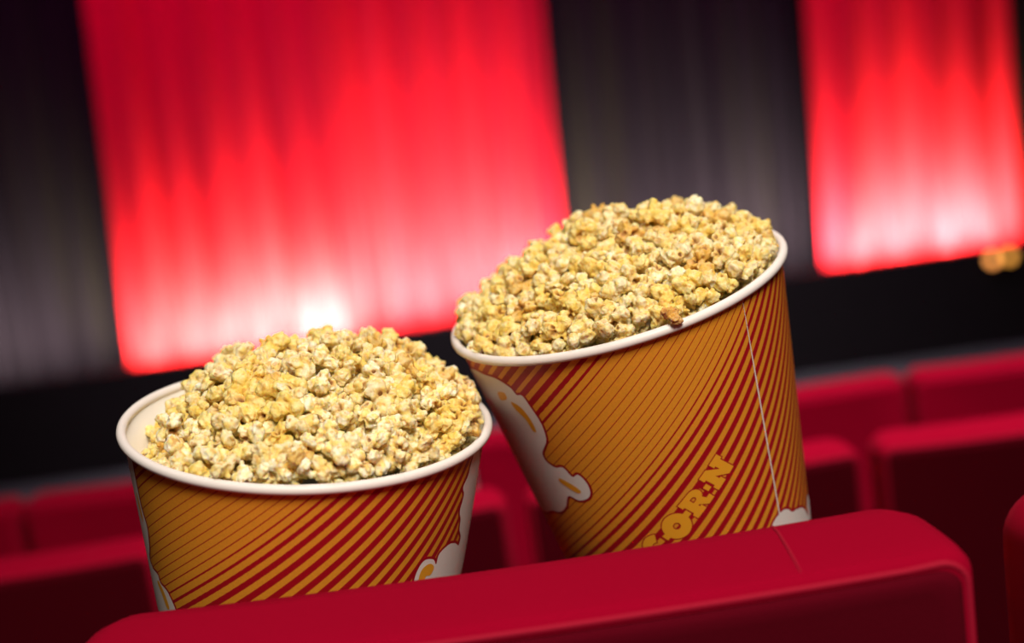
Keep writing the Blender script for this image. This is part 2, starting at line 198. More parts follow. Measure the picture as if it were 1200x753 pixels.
# ================================================================ helpers
def tag(o, label=None, cat=None, group=None, kind=None):
    if label: o['label'] = label
    if cat: o['category'] = cat
    if group: o['group'] = group
    if kind: o['kind'] = kind
    return o
def empty(name, loc, rot=(0,0,0)):
    o = bpy.data.objects.new(name, None); COL.objects.link(o); o.location = loc; o.rotation_euler = rot
    o.empty_display_size = .05
    return o
def link(name, me, mats=(), parent=None, smooth=True):
    o = bpy.data.objects.new(name, me); COL.objects.link(o)
    for m in (mats if isinstance(mats, (list, tuple)) else [mats]): me.materials.append(m)
    if smooth:
        for p in me.polygons: p.use_smooth = True
    if parent: o.parent = parent
    return o
def bm_obj(name, bm, mats=(), parent=None, smooth=True):
    bmesh.ops.recalc_face_normals(bm, faces=bm.faces[:])
    me = bpy.data.meshes.new(name); bm.to_mesh(me); bm.free()
    return link(name, me, mats, parent, smooth)
def clone(o, parent=None):
    c = o.copy(); COL.objects.link(c); c.parent = parent
    for ch in list(o.children): clone(ch, c)
    return c
def nodes(name):
    m = bpy.data.materials.new(name); m.use_nodes = True
    nt = m.node_tree; b = nt.nodes['Principled BSDF']
    return m, nt, b
def N(nt, t, **kw):
    n = nt.nodes.new(t)
    for k, v in kw.items(): setattr(n, k, v)
    return n
# ================================================================ materials
def simple(name, col, rough=.6, spec=.3, bump=0, scale=200, var=0, sheen=0, metal=0):
    m, nt, b = nodes(name)
    b.inputs['Base Color'].default_value = (*col, 1); b.inputs['Roughness'].default_value = rough
    b.inputs['Specular IOR Level'].default_value = spec; b.inputs['Metallic'].default_value = metal
    if sheen:
        b.inputs['Sheen Weight'].default_value = sheen; b.inputs['Sheen Roughness'].default_value = .35
        b.inputs['Sheen Tint'].default_value = (1,.08,.16,1)
    tc = N(nt, 'ShaderNodeTexCoord'); no = N(nt, 'ShaderNodeTexNoise'); no.inputs['Scale'].default_value = scale
    no.inputs['Detail'].default_value = 4
    nt.links.new(tc.outputs['Object'], no.inputs['Vector'])
    if var:
        hs = N(nt, 'ShaderNodeMix', data_type='RGBA'); hs.inputs[6].default_value = (*[c*(1-var) for c in col], 1)
        hs.inputs[7].default_value = (*[min(1,c*(1+var)) for c in col], 1)
        nt.links.new(no.outputs['Fac'], hs.inputs[0]); nt.links.new(hs.outputs[2], b.inputs['Base Color'])
    if bump:
        bp = N(nt, 'ShaderNodeBump'); bp.inputs['Strength'].default_value = bump; bp.inputs['Distance'].default_value = .001
        nt.links.new(no.outputs['Fac'], bp.inputs['Height']); nt.links.new(bp.outputs[0], b.inputs['Normal'])
    return m
M_VELVET = simple('red_velvet', (.29,.0008,.018), .95, .03, .25, 900, .12, .06)
M_PANEL_SHADED = simple('shaded_red_velvet', (.085,.001,.007), .95, .04, .25, 900, .1, .05)  # seat rear: the shade on this side is put into the darker colour
M_PANEL_LIT = simple('lit_red_velvet', (.40,.001,.026), .95, .03, .25, 900, .1, .05)  # third-row seat rear: same velvet, light put into the brighter colour
M_PIPE = simple('red_piping', (.34,.004,.026), .8, .15, .2, 600)
M_THREAD = simple('seam_thread', (.34,.008,.03), .8, .1)
M_SEATMETAL = simple('black_metal', (.012,.011,.012), .5, .4)
M_WHITE = simple('white_paper', (.86,.81,.80), .42, .4, .05, 400)
M_INNER = simple('waxed_white_paper', (.84,.80,.74), .38, .4, .05, 300)
M_RED_INK = simple('red_ink', (.36,.004,.012), .45, .4)
M_YEL_INK = simple('yellow_ink', (.80,.36,.022), .45, .4)
M_WHITE_INK = simple('white_ink', (.80,.76,.76), .45, .4)
M_RED_CURTAIN = simple('red_curtain_cloth', (.80,.018,.048), .9, .05, .1, 60, .05)
M_BLACK_CURTAIN = simple('charcoal_curtain_cloth', (.016,.0128,.0150), .9, .05, .1, 60, .05)
M_BLACK = simple('black_paint', (.010,.007,.008), .8, .1, .1, 30, .3)
M_CARPET = simple('grey_carpet', (.050,.050,.052), .95, .05, .3, 150, .25)
M_DARKRED = simple('dark_red_cloth', (.030,.003,.006), .9, .05, .1, 60, .1)
# printed wall: uv.x counts the stripes, uv.y is the red share of a stripe period
def printed():
    m, nt, b = nodes('striped_print')
    uv = N(nt, 'ShaderNodeUVMap', uv_map='stripes'); sp = N(nt, 'ShaderNodeSeparateXYZ'); nt.links.new(uv.outputs[0], sp.inputs[0])
    def mt(op, a, c=None):
        n = N(nt, 'ShaderNodeMath', operation=op)
        for i, v in enumerate((a, c)):
            if v is None: continue
            if isinstance(v, (int, float)): n.inputs[i].default_value = v
            else: nt.links.new(v, n.inputs[i])
        return n.outputs[0]
    fr = mt('FRACT', mt('ADD', sp.outputs[0], .5)); d = mt('ABSOLUTE', mt('SUBTRACT', fr, .5))
    e = mt('SUBTRACT', mt('MULTIPLY', sp.outputs[1], .5), d)
    fac = N(nt, 'ShaderNodeClamp'); nt.links.new(mt('ADD', mt('MULTIPLY', e, 40.), .5), fac.inputs[0])
    mx = N(nt, 'ShaderNodeMix', data_type='RGBA'); mx.inputs[6].default_value = (.72,.285,.022,1); mx.inputs[7].default_value = (.36,.004,.012,1)
    nt.links.new(fac.outputs[0], mx.inputs[0]); 
    no = N(nt, 'ShaderNodeTexNoise'); no.inputs['Scale'].default_value = 700
    tc = N(nt, 'ShaderNodeTexCoord'); nt.links.new(tc.outputs['Object'], no.inputs['Vector'])
    mr = N(nt, 'ShaderNodeMapRange'); mr.inputs[3].default_value = .86; mr.inputs[4].default_value = 1.12
    nt.links.new(no.outputs['Fac'], mr.inputs[0])
    mu = N(nt, 'ShaderNodeMix', data_type='RGBA', blend_type='MULTIPLY'); mu.inputs[0].default_value = 1
    nt.links.new(mx.outputs[2], mu.inputs[6]); nt.links.new(mr.outputs[0], mu.inputs[7])
    nt.links.new(mu.outputs[2], b.inputs['Base Color'])
    b.inputs['Roughness'].default_value = .42; b.inputs['Specular IOR Level'].default_value = .45
    bp = N(nt, 'ShaderNodeBump'); bp.inputs['Strength'].default_value = .12; bp.inputs['Distance'].default_value = .0003
    nt.links.new(no.outputs['Fac'], bp.inputs['Height']); nt.links.new(bp.outputs[0], b.inputs['Normal'])
    return m
M_PRINT = printed()
def popcorn_mat():
    m, nt, b = nodes('popcorn')
    at = N(nt, 'ShaderNodeAttribute', attribute_name='tone'); oi = N(nt, 'ShaderNodeObjectInfo')
    mu = N(nt, 'ShaderNodeMix', data_type='RGBA', blend_type='MULTIPLY'); mu.inputs[0].default_value = 1
    nt.links.new(at.outputs['Color'], mu.inputs[6]); nt.links.new(oi.outputs['Color'], mu.inputs[7])
    nt.links.new(mu.outputs[2], b.inputs['Base Color'])
    b.inputs['Roughness'].default_value = .5; b.inputs['Specular IOR Level'].default_value = .35
    b.inputs['Subsurface Weight'].default_value = .5; b.inputs['Subsurface Radius'].default_value = (1,.62,.25)
    b.inputs['Subsurface Scale'].default_value = .004
    tc = N(nt, 'ShaderNodeTexCoord'); no = N(nt, 'ShaderNodeTexNoise'); no.inputs['Scale'].default_value = 900; no.inputs['Detail'].default_value = 5
    nt.links.new(tc.outputs['Object'], no.inputs['Vector'])
    bp = N(nt, 'ShaderNodeBump'); bp.inputs['Strength'].default_value = .2; bp.inputs['Distance'].default_value = .0004
    nt.links.new(no.outputs['Fac'], bp.inputs['Height']); nt.links.new(bp.outputs[0], b.inputs['Normal'])
    return m
M_POP = popcorn_mat()
# ================================================================ buckets
NS = 256
def ring(bm, r, h): return [bm.verts.new((r*math.sin(2*math.pi*i/NS), -r*math.cos(2*math.pi*i/NS), h)) for i in range(NS)]
def skin(bm, a, b): return [bm.faces.new((a[i], a[(i+1)%NS], b[(i+1)%NS], b[i])) for i in range(NS)]
SA = K_TAPER/math.sqrt(1+K_TAPER**2); LTOP = R_WALL/SA*1000       # unrolled sector, millimetres
def to_flat(phi, h):
    s = h*1000*math.sqrt(1+K_TAPER**2); rho = LTOP-s; ps = phi*SA
    return rho*math.sin(ps), rho*math.cos(ps)-LTOP
def to_cone(X, Y, lift=.00012):
    rho = math.hypot(X, Y+LTOP); ps = math.atan2(X, Y+LTOP); phi = ps/SA
    h = (LTOP-rho)/1000/math.sqrt(1+K_TAPER**2); r = R_WALL-K_TAPER*h+lift
    return Vector((r*math.sin(phi), -r*math.cos(phi), -h))
CENTRES = [-140,-132,-124,-116,-108,-100,-92,-84,-76,-68.5,-61,-54,-47,-39.5,-32.7,-25.1,-17.7,-11.6,-6.2,-.5,5.3,11.2,16.8,22,27.2,32.3,37.4,42.2,46.8,51.5,56.6,62.2,68.3,75.3,83,91,99,107]
CENTRES += [115+8*i for i in range(24)]
WIDTHS = [4.1]*16+[3.1,1.8,.85]+[.55]*10+[.65,1.1,1.8,2.9,3.7]+[4.1]*40
A41 = math.radians(41)
def stripe(X, Y, off):
    t = X*math.sin(A41)-Y*math.cos(A41)+off
    for i in range(len(CENTRES)-1):
        if t < CENTRES[i+1]: break
    a, b = CENTRES[i], CENTRES[i+1]; f = (t-a)/(b-a)
    w = WIDTHS[i]*(1-f)+WIDTHS[i+1]*f
    return i+f, w/(b-a)
def bisect_grid(bm, x0, x1, y0, y1, st):
    for ax, lo, hi in ((0, x0, x1), (1, y0, y1)):
        v = math.floor(lo/st)*st
        while v < hi:
            co = [0,0,0]; no = [0,0,0]; co[ax] = v; no[ax] = 1
            bmesh.ops.bisect_plane(bm, geom=bm.verts[:]+bm.edges[:]+bm.faces[:], plane_co=co, plane_no=no, dist=1e-5)
            v += st
def flat_poly(polys, lift, mat_i=0, bm=None):
    """polys: list of [outer, hole, ...] outlines in the unrolled print; bent round the bucket wall"""
    src = bmesh.new()
    for loops in polys:
        vs = [[Vector((x, y, 0)) for x, y in lp] for lp in loops]
        flatv = [v for lp in vs for v in lp]
        bv = [src.verts.new(v) for v in flatv]
        for t in geometry.tessellate_polygon(vs):
            try: src.faces.new([bv[i] for i in t])
            except ValueError: pass
    xs = [v.co.x for v in src.verts]; ys = [v.co.y for v in src.verts]
    bisect_grid(src, min(xs), max(xs), min(ys), max(ys), 2.5)
    m = {}
    for v in src.verts: m[v] = bm.verts.new(to_cone(v.co.x, v.co.y, lift))
    for f in src.faces:
        try: nf = bm.faces.new([m[v] for v in f.verts]); nf.material_index = mat_i; nf.smooth = True
        except ValueError: pass
    src.free()
def stroke(loops, w, closed=True):
    out = []
    for lp in loops:
        n = len(lp)
        for i in range(n if closed else n-1):
            a = Vector(lp[i]); b = Vector(lp[(i+1)%n]); d = b-a
            if d.length < 1e-6: continue
            d.normalize(); p = Vector((-d.y, d.x))*w/2; e = d*w*.35
            out.append([[tuple(a-e+p), tuple(a-e-p), tuple(b+e-p), tuple(b+e+p)]])
    return out
def smooth_loop(pts, n=6):
    out = []; L = len(pts)
    for i in range(L):
        p0, p1, p2, p3 = [Vector(pts[(i+k-1)%L]) for k in range(4)]
        for j in range(n):
            t = j/n
            out.append(tuple(.5*((2*p1)+(p2-p0)*t+(2*p0-5*p1+4*p2-p3)*t*t+(3*p1-p0-3*p2+p3)*t**3)))
    return out
def arc(cx, cy, r, a0, a1, n, ry=None):
    ry = ry or r
    return [(cx+r*math.cos(R(a0+(a1-a0)*i/n)), cy+ry*math.sin(R(a0+(a1-a0)*i/n))) for i in range(n+1)]
def letter(ch):   # heavy slab capitals, cap height 16.6
    H = 16.6
    if ch == 'N':
        return [[(0,0),(0,4.6),(1.6,4.6),(1.6,12.0),(0,12.0),(0,H),(6.9,H),(12.2,8.3),(12.2,12.0),(10.8,12.0),(10.8,H),(19.2,H),(19.2,12.0),(17.7,12.0),(17.7,0),(12.6,0),(6.9,8.0),(6.9,4.6),(8.2,4.6),(8.2,0)]]
    if ch == 'R':
        o = [(0,0),(0,4.4),(1.5,4.4),(1.5,12.2),(0,12.2),(0,H),(10.2,H)]+arc(10.8,11.6,5.6,75,-60,9,5.0)+[(14.6,4.4),(17.6,4.4),(17.6,0),(12.0,0),(8.4,5.6),(7.6,5.6),(7.6,4.4),(9.0,4.4),(9.0,0)]
        return [o, [(7.2,9.2)]+arc(9.2,10.9,1.9,-90,90,6,1.7)+[(7.2,12.6)]]
    if ch == 'O':
        return [arc(9.5,8.3,9.5,0,352,44), arc(9.5,8.3,2.5,0,345,23)]
    if ch == 'C':
        o = arc(9.5,8.3,9.4,48,312,30)+[(13.2,2.6),(11.6,6.0)]+arc(9.5,8.3,3.1,300,60,12)+[(11.6,10.6)]
        return [o]
def place(loops, s0, n0):
    d = Vector((math.cos(A41-.035), math.sin(A41-.035))); p = Vector((-d.y, d.x))
    return [[tuple(d*(s0+x)+p*(n0+y)) for x, y in lp] for lp in loops]
def make_bucket(side, stripe_off, label):
    root = empty('popcorn_bucket', (0,0,0)); root.matrix_world = frame(side) @ Matrix.Translation((0,0,-H_BUCKET))
    tag(root, label, 'popcorn bucket', 'popcorn buckets')
    def up(o):
        o.location.z = H_BUCKET; return o
    # printed outer wall
    bm = bmesh.new(); NH = 60; hs = [i*(H_BUCKET-.004)/NH for i in range(NH+1)]
    rings = [ring(bm, R_WALL-K_TAPER*h, -h) for h in hs]
    for a, b in zip(rings, rings[1:]): skin(bm, a, b)
    uvl = bm.loops.layers.uv.new('stripes')
    for k, f in enumerate(bm.faces):
        i = k % NS; j = k // NS
        for lp in f.loops:
            co = lp.vert.co; h = -co.z; phi = math.atan2(co.x, -co.y)
            if i >= NS//2 and phi > 3.0: phi = phi
            if i >= NS//2 and phi > 0: phi -= 2*math.pi
            if i < NS//2 and phi < -1e-6: phi += 2*math.pi
            lp[uvl].uv = stripe(*to_flat(phi, h), stripe_off)
    me = bpy.data.meshes.new('printed_wall'); bm.to_mesh(me); bm.free()
    up(link('printed_wall', me, M_PRINT, root))
    # white lining and floor
    bm = bmesh.new(); prev = None
    for h, dr in ((.0005,-.0002),(.0005,-.0009),(.06,-.0009),(.12,-.0009),(.18,-.0009),(H_BUCKET-.012,-.0009)):
        r_ = ring(bm, R_WALL-K_TAPER*h+dr, -h)
        if prev: skin(bm, prev, r_)
        prev = r_
    bm.faces.new(prev[::-1])
    up(bm_obj('inner_lining', bm, M_INNER, root))
    # rolled rim, the overlapping paper step stands at the seam
    bm = bmesh.new(); NT = 12; rr = []
    for k in range(NT):
        a = 2*math.pi*k/NT
        rr.append(ring(bm, R_WALL+.0008+.0030*math.cos(a), -.0020+.0031*math.sin(a)))
    for k in range(NT): skin(bm, rr[k], rr[(k+1)%NT])
    up(bm_obj('rolled_rim', bm, M_WHITE, root))
    # bottom hem
    bm = bmesh.new(); hb = H_BUCKET; rb_ = R_WALL-K_TAPER*hb
    a = ring(bm, rb_+K_TAPER*.006+.0004, -hb+.006); b = ring(bm, rb_+.0004, -hb); c = ring(bm, rb_-.0014, -hb); d = ring(bm, rb_-.0014, -hb+.008)
    skin(bm, a, b); skin(bm, b, c); skin(bm, c, d)
    up(bm_obj('bottom_hem', bm, M_WHITE, root))
    return root, up
def motif(root, up, puffs, butter, hatch=()):
    """a plain cloud of popped corn printed in white with a red outline"""
    bm = bmesh.new()
    for p in puffs:
        lp = smooth_loop(p)
        flat_poly(stroke([lp], 3.4), .00010, 0, bm)
    for p in puffs: flat_poly([[smooth_loop(p)]], .00022, 1, bm)
    for p in butter: flat_poly([[smooth_loop(p)]], .00034, 2, bm)
    o = bm_obj('printed_popcorn_puff', bm, [M_RED_INK, M_WHITE_INK, M_YEL_INK], root)
    tag(o, 'white popcorn puff print with red outline and yellow butter spots')
    return up(o)
# right bucket --------------------------------------------------
bucket_r, up_r = make_bucket('right', 0, 'striped popcorn bucket with CORN lettering, tilted left and higher, behind the seat back')
bm = bmesh.new()
WORD = (('C',-123.0,-107.9),('O',-103.0,-108.0),('R',-81.6,-107.7),('N',-59.2,-107.7))
allp = [place(letter(ch), s, n) for ch, s, n in WORD]
dots = [place([[(0,0),(3.4,0),(3.4,4.6),(0,4.6)]], s, -101.8) for s in (-105.4,-84.4,-62.9)]
for lp in allp+dots:
    flat_poly(stroke(lp, 1.5), .00010, 0, bm)
for s in (-107,-85.5,-64.0): flat_poly([place([[(0,0),(6.5,0),(6.5,11),(0,11)]], s, -105)], .00008, 0, bm)
for lp in allp+dots: flat_poly([lp], .00020, 1, bm)
o = bm_obj('printed_lettering', bm, [M_RED_INK, M_YEL_INK], bucket_r); up_r(o)
tag(o, 'yellow CORN lettering outlined in red, running up the bucket')
motif(bucket_r, up_r,
    [[(-84,-120),(-92,-127),(-104,-131),(-120,-140),(-140,-138),(-156,-124),(-166,-100),(-170,-74),(-166,-50),(-152,-34),(-136,-27),(-121,-25),(-107,-24),(-96,-28),(-92,-33),(-87,-33),(-83,-42),(-80,-50),(-79,-57),(-80,-66),(-84,-72),(-88,-78),(-87,-84),(-80.6,-87.5),(-74,-86.5),(-69,-93),(-64,-91),(-60,-96),(-59,-103),(-62,-109),(-70,-112),(-78,-110)]],
    [[(-100,-40),(-92,-43),(-87,-52),(-86,-60),(-89,-60),(-92,-52),(-99,-45)],
     [(-80,-96),(-72,-99),(-66,-104),(-69,-106),(-75,-103),(-81,-99)],
     [(-112,-36),(-104,-34),(-104,-39),(-112,-42)]])
motif(bucket_r, up_r, [[(50,-174),(53,-167),(59,-164),(66,-164),(71,-167),(75,-172),(82,-175),(91,-181),(97,-190),(100,-200),(80,-206),(60,-200),(46,-184)]], [])
motif(bucket_r, up_r, [[(102,-188),(106,-184),(113,-187),(116,-196),(108,-204),(101,-198)]], [])
bm = bmesh.new()      # glued paper seam
pts = [(72.4-10.4*(i/40)*1.13, -6-i*4.2) for i in range(41)]
for k in range(40):
    (xa, ya), (xb, yb) = pts[k], pts[k+1]
    w = .12 + .42*min(1, k/14)
    vs = [bm.verts.new(to_cone(*p, .00030)) for p in ((xa-w,ya),(xa+w,ya),(xb+w,yb),(xb-w,yb))]
    bm.faces.new(vs)
up_r(bm_obj('glued_seam', bm, M_WHITE_INK, bucket_r))
# left bucket ---------------------------------------------------
bucket_l, up_l = make_bucket('left', 42, 'striped popcorn bucket without visible lettering, standing lower and leaning right, behind the seat back')
motif(bucket_l, up_l,
    [[(-117.5,-16),(-116,-27),(-113,-46),(-107,-58),(-108.5,-73),(-113,-84),(-108,-89),(-100,-88.5),(-97,-93),(-91,-93.5),(-86,-96),(-80,-106),(-86,-120),(-104,-126),(-130,-120),(-146,-90),(-148,-50),(-138,-22),(-126,-12)]],
    [[(-99,-93),(-92,-98),(-88,-106),(-92,-108),(-97,-101),(-102,-96)], [(-118,-40),(-114,-50),(-113,-58),(-117,-56),(-120,-46)]])
motif(bucket_l, up_l,
    [[(131,-22),(127,-30),(121,-35),(123,-42),(119,-51),(121,-58),(121,-66),(124,-73),(122,-78),(116,-73),(108,-69),(98,-70),(95,-76),(92,-71),(84,-68),(78,-74),(76,-84),(80,-96),(92,-104),(110,-112),(134,-110),(152,-90),(156,-56),(148,-26),(139,-16)]],
    [[(80,-78),(83,-73),(89,-72.5),(93,-77),(90,-81),(86,-80),(84,-84),(80.5,-84)]])
# ================================================================ popcorn
protos = [kernel_mesh(i, .40, 'popcorn_piece') for i in range(N_KIND)]
low = [kernel_mesh(i, .75, 'popcorn_low') for i in range(N_KIND)]
for me in protos: me.materials.append(M_POP)
rg = random.Random(77)
TINTS = {'white': (1.04,1.07,1.22), 'cream': (.93,.92,.90), 'yellow': (.94,.88,.60), 'toasted': (.84,.68,.42)}
def tint_of(side, k):
    r = random.Random(k*13+(5 if side == 'left' else 11)).random()
    lx = MWR[side].inverted() @ (MWR[side].translation + Vector(SIM[side][k][1:4])*1e-4)
    if side == 'left' and abs(lx.x-.030) < .020 and abs(lx.y+.078) < .018: return 'white'
    return 'white' if r < .12 else 'cream' if r < .60 else 'yellow' if r < .95 else 'toasted'
MWR = {s: frame(s) for s in BUCKETS}
stuff_parts = []
GROW = 1.05
for side in ('left','right'):
    M = MWR[side]; c = M.translation; inv = M.inverted()
    for k, d in enumerate(SIM[side]):
        pi, px, py, pz, qw, qx, qy, qz, sc, solo = d
        loc = c + Vector((px, py, pz))*1e-4; q = Quaternion((qw, qx, qy, qz)).normalized(); s = sc/100*GROW
        T = tint_of(side, k)
        lp = inv @ loc
        if not solo:
            stuff_parts.append((low[pi], Matrix.LocRotScale(loc, q, (s,)*3), TINTS[T])); continue
        o = bpy.data.objects.new('popcorn_piece', protos[pi]); COL.objects.link(o)
        o.rotation_mode = 'QUATERNION'; o.location = loc; o.rotation_quaternion = q; o.scale = (s,)*3
        o.color = (*TINTS[T], 1)
        zone = 'at the front rim' if lp.y < -.055 else 'at the back' if lp.y > .04 else 'on the left side' if lp.x < -.045 else 'on the right side' if lp.x > .045 else 'on the middle'
        word = {'white': 'white fluffy', 'cream': 'cream coloured', 'yellow': 'buttery yellow', 'toasted': 'toasted brownish'}[T]
        tag(o, f'{word} popcorn piece {zone} of the heap in the {side} bucket', 'popcorn', f'{word} popcorn {zone} of the {side} heap')
# the pieces underneath and in the gaps
for side in ('left','right'):
    M = MWR[side]; c = M.translation; inv = M.inverted(); r2 = random.Random(3)
    for t in range(1500):
        x = c.x+r2.uniform(-.11,.11); y = c.y+r2.uniform(-.11,.11)
        z = heap(side, x, y)-.020-(.008 if t % 4 == 0 else 0)
        p = inv @ Vector((x, y, z)); p.z = min(p.z, -.016+max(0, R_WALL-math.hypot(p.x, p.y))*1.0)
        if math.hypot(p.x, p.y) > R_WALL-.0085+K_TAPER*min(0, p.z): continue
        p = M @ p
        stuff_parts.append((low[r2.randrange(N_KIND)], Matrix.LocRotScale(p, Quaternion(rdir(r2), r2.uniform(0,6.28)), (r2.uniform(.8,1.0),)*3), TINTS['cream']))
bm = bmesh.new(); tone = bm.verts.layers.float_color.new('tone')
import array
vco = []; faces = []; cols = []
for me, T, tint in stuff_parts:
    b0 = len(vco)
    src = me.color_attributes['tone'].data
    for v in me.vertices:
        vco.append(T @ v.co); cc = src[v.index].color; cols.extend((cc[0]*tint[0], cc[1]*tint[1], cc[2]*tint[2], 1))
    faces.extend([tuple(b0+i for i in p.vertices) for p in me.polygons])
bm.free()
me = bpy.data.meshes.new('popcorn'); me.from_pydata(vco, [], faces)
me.color_attributes.new('tone', 'FLOAT_COLOR', 'POINT').data.foreach_set('color', cols)
o = link('popcorn', me, M_POP); 
tag(o, 'popcorn lying deeper between and beneath the top pieces of both bucket heaps', 'popcorn', None, 'stuff')
for me in low: bpy.data.meshes.remove(me)
# one toasted piece caught on the front rim of the right bucket
o = bpy.data.objects.new('popcorn_piece', protos[1]); COL.objects.link(o); o.location = RIMPIECE[0]; o.rotation_euler = RIMPIECE[1]; o.scale = (.95,.8,.8)
o.color = (.72,.50,.30,1)
tag(o, 'single toasted brown popcorn piece caught on the front rim of the right bucket', 'popcorn')
# ================================================================ seats
def slab(bm, x0, x1, z0, z1, layers, rc, crown=0, n=8, nx=14):
    """rounded-rectangle cross-sections (x,z) swept along y; layers = [(y, inset)]"""
    prev = None; first = None
    for layer in layers:
        y, ins = layer[:2]; a0, a1, b0, b1 = x0+ins, x1-ins, z0+ins, z1-ins; r = max(.003, rc-ins*.6) if len(layer) < 3 else layer[2]
        pts = []
        for cx, cz, s in ((a1-r,b1-r,0),(a0+r,b1-r,90),(a0+r,b0+r,180),(a1-r,b0+r,270)):
            arcp = [(cx+r*math.cos(R(s+90*i/n)), cz+r*math.sin(R(s+90*i/n))) for i in range(n+1)]
            pts += arcp
            if s == 0: pts += [(a1-r+(a0+r-a1+r)*i/nx, b1) for i in range(1, nx)]
        xm = (x0+x1)/2; hw = (x1-x0)/2
        loop = []
        for x, z in pts:
            zz = z
            if z > (z0+z1)/2: zz += crown*(1-((x-xm)/hw)**2)*(z-(z0+z1)/2)/((z1-z0)/2)
            loop.append(bm.verts.new((x, y, zz)))
        if prev:
            for i in range(len(loop)): bm.faces.new((prev[i], prev[(i+1)%len(loop)], loop[(i+1)%len(loop)], loop[i]))
        else: first = loop
        prev = loop
    bm.faces.new(first[::-1]); bm.faces.new(prev)
def tube(bm, pts, r, n=8, closed=False):
    rings_ = []; L = len(pts)
    for i, p in enumerate(pts):
        a = pts[(i-1)%L] if (closed or i > 0) else p; b = pts[(i+1)%L] if (closed or i < L-1) else p
        t = (Vector(b)-Vector(a)).normalized(); u = t.orthogonal().normalized() if abs(t.y) > .9 else t.cross(Vector((0,1,0))).normalized(); v = t.cross(u)
        rings_.append([bm.verts.new(Vector(p)+u*r*math.cos(2*math.pi*k/n)+v*r*math.sin(2*math.pi*k/n)) for k in range(n)])
    for i in range(L if closed else L-1):
        a, b = rings_[i], rings_[(i+1)%L]
        for k in range(n): bm.faces.new((a[k], a[(k+1)%n], b[(k+1)%n], b[k]))
W = .445; TOP = .9675   # seat width, backrest height above its own floor step
def make_seat():
    """origin on the floor under the back; the camera looks at the rear of the seat"""
    root = empty('theater_seat', (0,0,0))
    bm = bmesh.new(); h = W/2
    lay = [(.006,.014),(.000,.008),(.002,.0035),(.010,.0012),(.024,.0002),(.040,0),(.062,0),(.078,.0025),(.090,.009),(.098,.019),(.100,.034)]
    slab(bm, -h, h, .40, TOP, [(y, i_, .012+.22*y) for y, i_ in lay], .020, -.005)
    bm_obj('backrest', bm, M_VELVET, root)
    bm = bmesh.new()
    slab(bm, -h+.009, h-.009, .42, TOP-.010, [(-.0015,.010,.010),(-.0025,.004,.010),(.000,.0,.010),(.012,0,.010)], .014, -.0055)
    bm_obj('back_panel', bm, M_PANEL_SHADED, root)
    bm = bmesh.new(); r = .012; pts = []
    x0, x1, z0, z1 = -h+.006, h-.006, .42, TOP-.007
    for i in range(16): pts.append((x1, .0015, z0+(z1-r-z0)*i/16))
    pts += [(x1-r+r*math.cos(R(a)), .0015, z1-r+r*math.sin(R(a))) for a in range(0, 91, 10)]
    for i in range(1, 24): pts.append((x1-r+(x0+r-x1+r)*i/24, .0015, z1-.0045*(1-((x1-r+(x0+r-x1+r)*i/24)/h)**2)))
    pts += [(x0+r+r*math.cos(R(a)), .0015, z1-r+r*math.sin(R(a))) for a in range(90, 181, 10)]
    for i in range(1, 17): pts.append((x0, .0015, z1-r-(z1-r-z0)*i/16))
    tube(bm, pts, .0019)
    bm_obj('piping', bm, M_PIPE, root)
    bm = bmesh.new(); xs = .140
    pts = [(xs, y, z-.005*(1-(xs/h)**2)-.0018*(y > .001)) for i, (y, z) in enumerate(((.100,TOP-.032),(.097,TOP-.017),(.090,TOP-.0075),(.078,TOP-.0007),(.062,TOP+.0021),(.040,TOP+.0023),(.024,TOP+.0018),(.010,TOP+.0002),(.002,TOP-.004)))]
    tube(bm, pts, .0007, 6)
    bm_obj('cross_seam', bm, M_THREAD, root)
    # tip-up cushion folded against the front of the backrest
    bm = bmesh.new(); slab(bm, -h+.012, h-.012, .36, .745, [(.112,.03),(.118,.014),(.128,.004),(.142,0),(.205,0),(.222,.004),(.232,.014),(.236,.03)], .05)
    bm_obj('folded_cushion', bm, M_VELVET, root)
    bm = bmesh.new(); slab(bm, -h+.03, h-.03, .30, .42, [(.02,0),(.20,0)], .01)
    for s in (-1, 1):
        tube(bm, [(s*(h-.05), .10, .30), (s*(h-.05), .10, .02)], .018, 10)
        r0 = bmesh.ops.create_cone(bm, cap_ends=True, segments=20, radius1=.045, radius2=.034, depth=.02); bmesh.ops.translate(bm, verts=r0['verts'], vec=(s*(h-.05), .10, .01))
    bm_obj('pedestal', bm, M_SEATMETAL, root, smooth=False)
    return root
seat = make_seat()
FX = -.012; PITCH = .471
ROWS = (('front', .651, 0.0, (0, 1, -1)),)
seat.location = (-.022, .651, 0)
tag(seat, 'red velvet seat back holding both popcorn buckets, large in the foreground', 'seat', 'theater seats')
s2 = clone(seat); seat.scale.x = 1.045; s2.location = (FX+PITCH+.010, .651, 0); tag(s2, 'red velvet seat cut off by the right frame edge, beside the foreground seat')
Y2 = 1.775; Z2 = .637-TOP
names2 = {-2: 'red velvet seat in the second row, cut by the left frame edge', -1: 'red velvet seat in the second row, behind the left bucket',
          0: 'red velvet seat in the second row, behind the right bucket between both buckets', 1: 'red velvet seat in the second row at the right frame edge, behind the foreground'}
for i, lb in names2.items():
    s = clone(seat); s.scale.x = 1; s.location = (.2065+i*PITCH, Y2, Z2); tag(s, lb)
Y3 = 2.86; Z3 = .405-TOP
lit_panel = [c for c in seat.children if c.name.startswith('back_panel')][0].data.copy(); lit_panel.materials[0] = M_PANEL_LIT
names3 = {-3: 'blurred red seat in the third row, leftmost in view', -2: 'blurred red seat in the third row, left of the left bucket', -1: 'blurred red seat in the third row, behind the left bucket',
          0: 'blurred red seat in the third row, in line with the gap between the buckets', 1: 'blurred red seat in the third row, just right of the right bucket', 2: 'blurred red seat in the third row, rightmost in view'}
